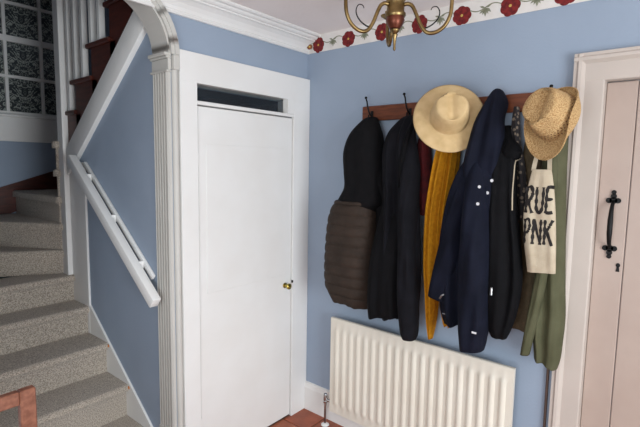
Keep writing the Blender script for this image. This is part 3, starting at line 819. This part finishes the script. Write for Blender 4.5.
pts = [(front_x(bvf, y, z) - 0.002, y, z) for y, z in cr([(-1.318, 1.645), (-1.322, 1.57), (-1.325, 1.50), (-1.330, 1.43)], 14)]
obj('piping', tube(bmesh.new(), pts, 0.0028, 8), 'canvas', f, True)
bx_ = front_x(bvf + bv, -1.268, 1.08)
bm = bmesh.new(); box(bm, bx_ - 0.006, bx_ + 0.001, -1.272, -1.263, 1.06, 1.095, bev=0.002); obj('zip_pull', bm, 'silver', f)

# buttons of the navy coat
for (y, z) in ((-1.202, 1.523), (-1.243, 1.550), (-1.229, 1.498), (-1.206, 1.452)):
    x = front_x(bv + bvf, y, z)
    bm = bmesh.new(); lathe(bm, [(0, 0), (0.006, 0), (0.007, 0.002), (0.006, 0.0045), (0.004, 0.004), (0, 0.004)], seg=18)
    bm.transform(Matrix.Translation((x + 0.001, y, z)) @ Matrix.Rotation(-PI / 2, 4, 'Y'))
    obj('button', bm, 'pearl', e, True, 40)
# cuff zip and tab on the navy coat
x = front_x(bv, -1.052, 1.012)
obj('pocket_zip', tube(bmesh.new(), [(x - 0.003, -1.036, 1.000), (x - 0.006, -1.048, 1.018), (x - 0.003, -1.062, 1.026)], [0.005, 0.004, 0.003], 8), 'silver', e, True)
x = front_x(bv, -1.215, 0.90)
bm = bmesh.new(); box(bm, x - 0.003, x + 0.001, -1.232, -1.212, 0.893, 0.902, bev=0.001); obj('cuff_tab', bm, 'pearl', e)
x = front_x(bv, -1.06, 0.93)
bm = bmesh.new(); box(bm, x - 0.003, x + 0.001, -1.075, -1.05, 0.928, 0.932); obj('hem_label', bm, 'silver', e)

# printed scarf
tag(obj('printed_scarf', loft([(1.87, -1.268, -1.288, -0.09, -0.05, 0.2), (1.80, -1.268, -1.300, -0.112, -0.062, 0.6), (1.72, -1.272, -1.308, -0.116, -0.062, 1), (1.60, -1.290, -1.335, -0.116, -0.062, 1), (1.48, -1.300, -1.348, -0.114, -0.062, 1), (1.38, -1.305, -1.348, -0.112, -0.062, 1)],
                              50, 48, [(6, 0.004, 0, 1)]), 'print', None, True), 'black and cream patterned scarf peeping out behind the black jacket collar', 'scarf', GA)
# brown coat hidden behind
tag(obj('brown_coat', loft([(1.82, -1.33, -1.36, -0.06, -0.03, 0), (1.70, -1.31, -1.385, -0.056, -0.015, 0.3), (1.4, -1.29, -1.39, -0.058, -0.01, 0.5), (1.1, -1.285, -1.395, -0.058, -0.01, 0.6), (0.95, -1.285, -1.392, -0.058, -0.01, 0.7), (0.875, -1.288, -1.388, -0.058, -0.01, 0.7)],
                           50, 56, [(5, 0.006, 0.4, 1)], slope=0.1), 'tan', None, True), 'brown coat with only its hem showing below the black jacket', 'coat', GA)
# olive coat
h = thing('olive_coat', (-0.08, -1.45, 0.74), 'long olive green coat hanging behind the canvas bag by the door frame', 'coat', GA)
obj('body', loft([(1.84, -1.412, -1.455, -0.085, -0.038, 0), (1.73, -1.408, -1.488, -0.13, -0.038, 0.4), (1.60, -1.400, -1.494, -0.135, -0.038, 0.7), (1.47, -1.398, -1.500, -0.14, -0.038, 0.9), (1.26, -1.400, -1.512, -0.14, -0.038, 1.0), (1.13, -1.404, -1.520, -0.14, -0.038, 1.1), (1.0, -1.405, -1.529, -0.14, -0.038, 1.2), (0.89, -1.406, -1.526, -0.14, -0.038, 1.2), (0.82, -1.415, -1.522, -0.135, -0.04, 1.1), (0.77, -1.42, -1.512, -0.13, -0.042, 0.9)],
                 80, 72, [(5, 0.010, 0.4, 1), (9, 0.004, 1, -1)], slope=0.35), 'olive', h, True)
obj('sleeve', loft([(1.66, -1.43, -1.468, -0.16, -0.10, 0.1), (1.55, -1.432, -1.476, -0.172, -0.09, 0.3), (1.35, -1.428, -1.472, -0.18, -0.10, 0.5), (1.15, -1.416, -1.462, -0.185, -0.11, 0.5), (0.98, -1.398, -1.442, -0.185, -0.12, 0.5), (0.81, -1.380, -1.416, -0.18, -0.125, 0.2)],
                   60, 40, [(3, 0.005, 1, 8), (7, 0.003, 0, -9)], slope=-0.1), 'olive', h, True)

# canvas bag
g = thing('canvas_bag', (-0.2, -1.44, 1.18), 'natural canvas tote bag with black hand-painted capitals', 'bag', 'bags on the coat rail')
gb = obj('bag_body', loft([(1.600, -1.394, -1.464, -0.214, -0.190, 0.2), (1.57, -1.388, -1.470, -0.216, -0.188, 0.4), (1.50, -1.378, -1.482, -0.222, -0.188, 0.7), (1.41, -1.372, -1.492, -0.226, -0.186, 0.8), (1.30, -1.382, -1.500, -0.226, -0.186, 0.8), (1.22, -1.395, -1.504, -0.224, -0.188, 0.6), (1.185, -1.400, -1.505, -0.220, -0.190, 0.3)],
                          60, 80, [(4, 0.004, 0.3, 2), (9, 0.002, 1, -2)], slope=-0.08, ex=0.7), 'canvas', g, True)
for (ya, yb) in ((-1.398, -1.418), (-1.458, -1.436)):
    q = cr([(-0.205, ya, 1.595), (-0.19, ya + (yb - ya) * 0.25, 1.65), (-0.13, ya + (yb - ya) * 0.7, 1.74), (-0.10, yb, 1.82), (-0.065, -1.427, 1.872)], 20)
    bm = bmesh.new(); pv = None
    for p in q:
        p = Vector(p)
        v = [bm.verts.new(p + Vector((dx, dy, 0))) for dx, dy in ((-0.002, -0.008), (-0.002, 0.008), (0.002, 0.008), (0.002, -0.008))]
        if pv:
            for k in range(4): bm.faces.new((pv[k], pv[(k + 1) % 4], v[(k + 1) % 4], v[k]))
        pv = v
    obj('strap', bm, 'canvas', g, True, 40)
gv = [bvh_of(gb)]
def stroke(pts, wd):
    """painted brush stroke in (y,z) laid on the bag face"""
    bm = bmesh.new(); n = max(8, int(len(pts) * 5))
    P = cr([tuple(p) for p in pts], n); pv = None
    for i, (y, z) in enumerate(P):
        t = Vector(P[min(i + 1, n - 1)]) - Vector(P[max(i - 1, 0)]); t.normalize(); s_ = Vector((-t.y, t.x)) * wd / 2 * (0.85 + 0.3 * math.sin(i * 1.7 + y * 900))
        row = []
        for k in (-1, -0.33, 0.33, 1):
            yy, zz = y + s_.x * k, z + s_.y * k
            row.append(bm.verts.new((front_x(gv, yy, zz, -0.215) - 0.0012, yy, zz)))
        if pv:
            for k in range(3): bm.faces.new((pv[k], pv[k + 1], row[k + 1], row[k]))
        pv = row
    return bm
def letter(name_pts, y0, y1, z0, z1, wd):
    bm_all = bmesh.new()
    for pts in name_pts:
        q = [(y0 + (y1 - y0) * u, z0 + (z1 - z0) * v) for u, v in pts]
        b_ = stroke(q, wd); me = bpy.data.meshes.new('t'); b_.to_mesh(me); b_.free(); bm_all.from_mesh(me); bpy.data.meshes.remove(me)
    obj('painted_letter', bm_all, 'ink', g)
GL = {'R': [[(0.05, 0), (0.05, 0.5), (0.05, 1)], [(0.05, 0.95), (0.6, 1), (0.9, 0.78), (0.6, 0.52), (0.1, 0.48)], [(0.3, 0.5), (0.6, 0.25), (0.95, 0)]],
      'U': [[(0.08, 1), (0.08, 0.5), (0.15, 0.15), (0.5, 0.0), (0.85, 0.15), (0.92, 0.5), (0.92, 1)]],
      'E': [[(0.1, 0), (0.08, 0.5), (0.1, 1)], [(0.1, 0.97), (0.5, 1.0), (0.95, 0.98)], [(0.1, 0.52), (0.5, 0.53), (0.85, 0.55)], [(0.1, 0.03), (0.5, 0.02), (0.95, 0.05)]],
      'P': [[(0.1, 0), (0.1, 0.5), (0.1, 1)], [(0.1, 0.95), (0.65, 1), (0.9, 0.74), (0.6, 0.48), (0.12, 0.45)]],
      'N': [[(0.08, 0), (0.08, 0.5), (0.08, 1)], [(0.08, 0.98), (0.5, 0.5), (0.92, 0.02)], [(0.92, 0), (0.92, 0.5), (0.92, 1)]],
      'K': [[(0.1, 0), (0.1, 0.5), (0.1, 1)], [(0.9, 1), (0.5, 0.68), (0.12, 0.48)], [(0.3, 0.55), (0.6, 0.3), (0.95, -0.02)]]}
letter(GL['R'], -1.381, -1.409, 1.425, 1.530, 0.0145); letter(GL['U'], -1.418, -1.448, 1.428, 1.530, 0.012); letter(GL['E'], -1.456, -1.484, 1.428, 1.532, 0.012)
letter(GL['P'], -1.382, -1.406, 1.300, 1.400, 0.012); letter(GL['N'], -1.414, -1.447, 1.300, 1.402, 0.012); letter(GL['K'], -1.456, -1.490, 1.302, 1.402, 0.012)

# ------------------------------------------------------------------ hats
def hat_frame(o, axis, upv, loc):
    z = Vector(axis).normalized(); x = Vector(upv); x = (x - z * x.dot(z)).normalized(); y = z.cross(x)
    mm = Matrix((x, y, z)).transposed().to_4x4(); mm.translation = Vector(loc); return mm
def hat_bm(R_b, R_c, H, oval, brim_fn, crown_fn, thick=0.003, seg=72, squeeze=0.0):
    bm = bmesh.new(); rings = []
    prof = []
    for i in range(12): prof.append(('b', 1 - i / 12.0))         # brim from rim inwards
    for i in range(14): prof.append(('c', i / 13.0))             # crown wall
    for i in range(1, 9): prof.append(('t', 1 - i / 8.5))         # top
    for kind, t in prof:
        ring = []
        for k in range(seg):
            a = 2 * PI * k / seg
            if kind == 'b':
                r = R_c + (R_b * (1 - squeeze * math.sin(a) ** 2 - 0.6 * squeeze * max(0, math.cos(a)) ** 2 + 0.6 * squeeze * max(0, -math.cos(a)) ** 2) - R_c) * t; z = brim_fn(t, a)
            elif kind == 'c':
                r = R_c * (1 - 0.16 * t - 0.10 * max(0, t - 0.8) / 0.2 * 0.8); z = H * (t - 0.06 * max(0, t - 0.85))
            else:
                r = R_c * 0.76 * t; z = H * (1.0 + 0.03 * (1 - t))
            x = r * math.cos(a) * oval; y = r * math.sin(a)
            if kind in 'ct': z, x, y = crown_fn(kind, t, a, z, x, y)
            ring.append(bm.verts.new((x, y, z)))
        rings.append(ring)
    inner = [[bm.verts.new((v.co.x * 0.975, v.co.y * 0.975, v.co.z - thick)) for v in r] for r in rings]
    for st_, rev in ((rings, False), (inner, True)):
        for a_, c_ in zip(st_, st_[1:]):
            for k in range(seg): bm.faces.new((a_[k], a_[(k + 1) % seg], c_[(k + 1) % seg], c_[k]))
        bm.faces.new(st_[-1])
    for k in range(seg): bm.faces.new((rings[0][k], rings[0][(k + 1) % seg], inner[0][(k + 1) % seg], inner[0][k]))
    bmesh.ops.recalc_face_normals(bm, faces=bm.faces)
    return bm
# wide brimmed straw hat
def b1(t, a): return -0.004 * math.sin(2 * a) * t - 0.012 * t * t
def c1(kind, t, a, z, x, y):
    if kind == 't': z -= 0.016 * math.exp(-(y / 0.02) ** 2) * 1.0
    if kind == 'c' and t > 0.5:
        for pa in (0.55, -0.55):
            d = (a - pa + PI) % (2 * PI) - PI
            k = 0.014 * (t - 0.5) / 0.5 * math.exp(-(d / 0.35) ** 2); x *= 1 - k / 0.08; y *= 1 - k / 0.08
    return z, x, y
bm = hat_bm(0.160, 0.086, 0.105, 1.06, b1, c1)
me = bpy.data.meshes.new('straw_hat'); bm.to_mesh(me); bm.free()
for p in me.polygons: p.use_smooth = True
hat1 = link_mesh('straw_hat', me, 'straw')
hat1.matrix_world = hat_frame(hat1, (-0.80, -0.46, 0.36), (0.1, 0.1, 1), (-0.200, -1.028, 1.830))
tag(hat1, 'wide brimmed pale straw sun hat with pinched crown above the mustard scarf', 'hat', 'straw hats on the coat rail')
# woven hat
def b2(t, a): return 0.052 * t * t * math.sin(a) ** 2 - 0.012 * t * t * max(0, -math.cos(a)) ** 2 + 0.01 * t
def c2(kind, t, a, z, x, y):
    if kind == 't': z -= 0.026 * math.exp(-(y / 0.022) ** 2)
    if kind == 'c' and t > 0.4:
        for pa in (PI - 0.6, PI + 0.6):
            d = (a - pa + PI) % (2 * PI) - PI
            k = 0.018 * (t - 0.4) / 0.6 * math.exp(-(d / 0.4) ** 2); x *= 1 - k / 0.085; y *= 1 - k / 0.085
    return z, x, y
h2 = thing('woven_hat', (-0.12, -1.46, 1.82), 'woven brown straw hat with open vent band hung above the canvas bag', 'hat', 'straw hats on the coat rail')
MH = hat_frame(None, (-0.88, 0.37, 0.30), (0.0, -0.12, 1), (0, 0, 0))
h2.matrix_world = Matrix.Translation((-0.200, -1.474, 1.798)) @ MH
bm = hat_bm(0.132, 0.088, 0.128, 1.10, b2, c2, squeeze=0.26)
me = bpy.data.meshes.new('crown_and_brim'); bm.to_mesh(me); bm.free()
for p in me.polygons: p.use_smooth = True
hb = link_mesh('crown_and_brim', me, 'weave', h2)
bm = bmesh.new()
for row, (t, off) in enumerate(((0.20, 0), (0.29, 0.5), (0.38, 0))):
    for k in range(40):
        a_ = 2 * PI * (k + off) / 40
        r = 0.088 * (1 - 0.16 * t) + 0.0005; z = 0.128 * t
        cx, cy = r * math.cos(a_) * 1.10, r * math.sin(a_)
        n_ = Vector((math.cos(a_), math.sin(a_), 0.16)).normalized(); u_ = Vector((-math.sin(a_), math.cos(a_), 0)); v_ = n_.cross(u_)
        P0 = Vector((cx, cy, z)) + n_ * 0.0006
        bm.faces.new([bm.verts.new(P0 + u_ * dx * 0.0028 + v_ * dy * 0.0036) for dx, dy in ((-1, 0), (0, -1), (1, 0), (0, 1))])
me = bpy.data.meshes.new('vent_band'); bm.to_mesh(me); bm.free()
vb = link_mesh('vent_band', me, 'mahog', h2); vb['kind'] = 'stuff'
bm = bmesh.new()
ring = []
for k in range(73):
    a_ = 2 * PI * k / 72; rr = 0.132 * (1 - 0.26 * math.sin(a_) ** 2 - 0.156 * max(0, math.cos(a_)) ** 2 + 0.156 * max(0, -math.cos(a_)) ** 2); ring.append((rr * 1.10 * math.cos(a_), rr * math.sin(a_), b2(1.0, a_)))
tube(bm, ring, 0.003, 6, cap=False)
me = bpy.data.meshes.new('brim_edge'); bm.to_mesh(me); bm.free(); link_mesh('brim_edge', me, 'weave', h2)

# ------------------------------------------------------------------ chandelier
CP = Vector((-0.592, -0.966, 0))
ch = thing('chandelier', (CP.x, CP.y, ZC), 'antique brass chandelier with curved scroll arms hanging from the ceiling', 'chandelier')
bm = bmesh.new()
lathe(bm, [(0, 2.048), (0.004, 2.050), (0.0055, 2.058), (0.0045, 2.066), (0.006, 2.085), (0.008, 2.100), (0.012, 2.108), (0.009, 2.113), (0.016, 2.120), (0.018, 2.126), (0.012, 2.132)], (CP.x, CP.y, 0), 24)
obj('finial', bm, 'brass', ch, True, 50)
bm = bmesh.new()
lathe(bm, [(0.0, 2.128), (0.020, 2.130), (0.028, 2.142), (0.036, 2.160), (0.034, 2.168), (0.036, 2.176)], (CP.x, CP.y, 0), 28)
obj('lower_bowl', bm, 'brassred', ch, True, 50)
bm = bmesh.new()
lathe(bm, [(0.036, 2.172), (0.040, 2.178), (0.040, 2.186), (0.034, 2.192), (0.033, 2.225), (0.037, 2.235), (0.030, 2.248), (0.016, 2.258), (0.012, 2.28), (0.012, ZC - 0.03), (0.05, ZC - 0.025), (0.055, ZC - 0.001), (0, ZC)], (CP.x, CP.y, 0), 28)
obj('stem', bm, 'brass', ch, True, 50)
fa = math.atan2(-fw.y, -fw.x)           # towards the room's front
ARM = [(0.030, 2.218), (0.045, 2.222), (0.060, 2.214), (0.074, 2.186), (0.090, 2.148), (0.112, 2.120), (0.142, 2.116), (0.172, 2.132), (0.190, 2.165), (0.194, 2.205), (0.194, 2.235)]
for k, da in enumerate((math.radians(74), math.radians(-70), PI)):
    a_ = fa + da; d = Vector((math.cos(a_), math.sin(a_), 0))
    P = [tuple(CP + d * r + Vector((0, 0, z))) for r, z in cr([(q * 1.07, zz - 0.010 * math.sin(PI * min(1, max(0, (q - 0.03) / 0.16)))) for q, zz in ARM], 44)]
    arm = obj('arm', tube(bmesh.new(), P, 0.0073, 10), 'brass', ch, True)
    SCR = [(0.104, 2.124), (0.122, 2.128), (0.144, 2.140), (0.161, 2.160), (0.165, 2.182), (0.155, 2.200), (0.139, 2.200), (0.133, 2.190)]
    P = [tuple(CP + d * r + Vector((0, 0, z))) for r, z in cr(SCR, 30)]
    obj('scroll', tube(bmesh.new(), P, [0.0032 - 0.0018 * i / 29 for i in range(30)], 8), 'iron', arm, True)
    c0 = CP + d * 0.2076
    bm = bmesh.new(); lathe(bm, [(0, 2.228), (0.012, 2.230), (0.020, 2.236), (0.030, 2.242), (0.031, 2.246), (0.014, 2.247), (0.013, 2.262), (0.0, 2.263)], (c0.x, c0.y, 0), 20)
    obj('drip_cup', bm, 'brass', arm, True, 50)
    bm = bmesh.new(); lathe(bm, [(0.0, 2.2635), (0.0105, 2.2635), (0.0105, 2.32), (0.006, 2.323), (0.0, 2.324)], (c0.x, c0.y, 0), 16)
    obj('candle_tube', bm, 'bulb', arm, True, 50)

# ------------------------------------------------------------------ wooden chair
k = thing('wooden_chair', (-1.9, -0.62, 0), 'brown wooden chair with an open square back in front of the stairs', 'chair')
cx0, cx1, cyb, cyf = -2.12, -1.699, -0.413, -0.82
for x0, x1 in ((cx0, cx0 + 0.043), (cx1 - 0.043, cx1)):
    obj('back_post', B(x0, x1, cyb, cyb + 0.028, 0, 0.92, bev=0.003), 'chair', k)
obj('top_rail', B(cx0 + 0.043, cx1 - 0.043, cyb + 0.001, cyb + 0.027, 0.878, 0.9195, bev=0.003), 'chair', k)
obj('lower_back_rail', B(cx0 + 0.043, cx1 - 0.043, cyb + 0.002, cyb + 0.024, 0.56, 0.60, bev=0.003), 'chair', k)
obj('seat', B(cx0 - 0.005, cx1 + 0.005, cyf, cyb - 0.001, 0.435, 0.462, bev=0.008, seg=2), 'chair', k)
for x0 in (cx0 + 0.005, cx1 - 0.043):
    obj('leg', B(x0, x0 + 0.038, cyf + 0.01, cyf + 0.048, 0, 0.435, bev=0.003), 'chair', k)
    obj('side_rail', B(x0 + 0.008, x0 + 0.03, cyf + 0.048, cyb, 0.38, 0.434, bev=0.002), 'chair', k)
    obj('stretcher', B(x0 + 0.009, x0 + 0.029, cyf + 0.048, cyb, 0.17, 0.195, bev=0.002), 'chair', k)
obj('front_rail', B(cx0 + 0.043, cx1 - 0.043, cyf + 0.018, cyf + 0.04, 0.38, 0.434, bev=0.002), 'chair', k)
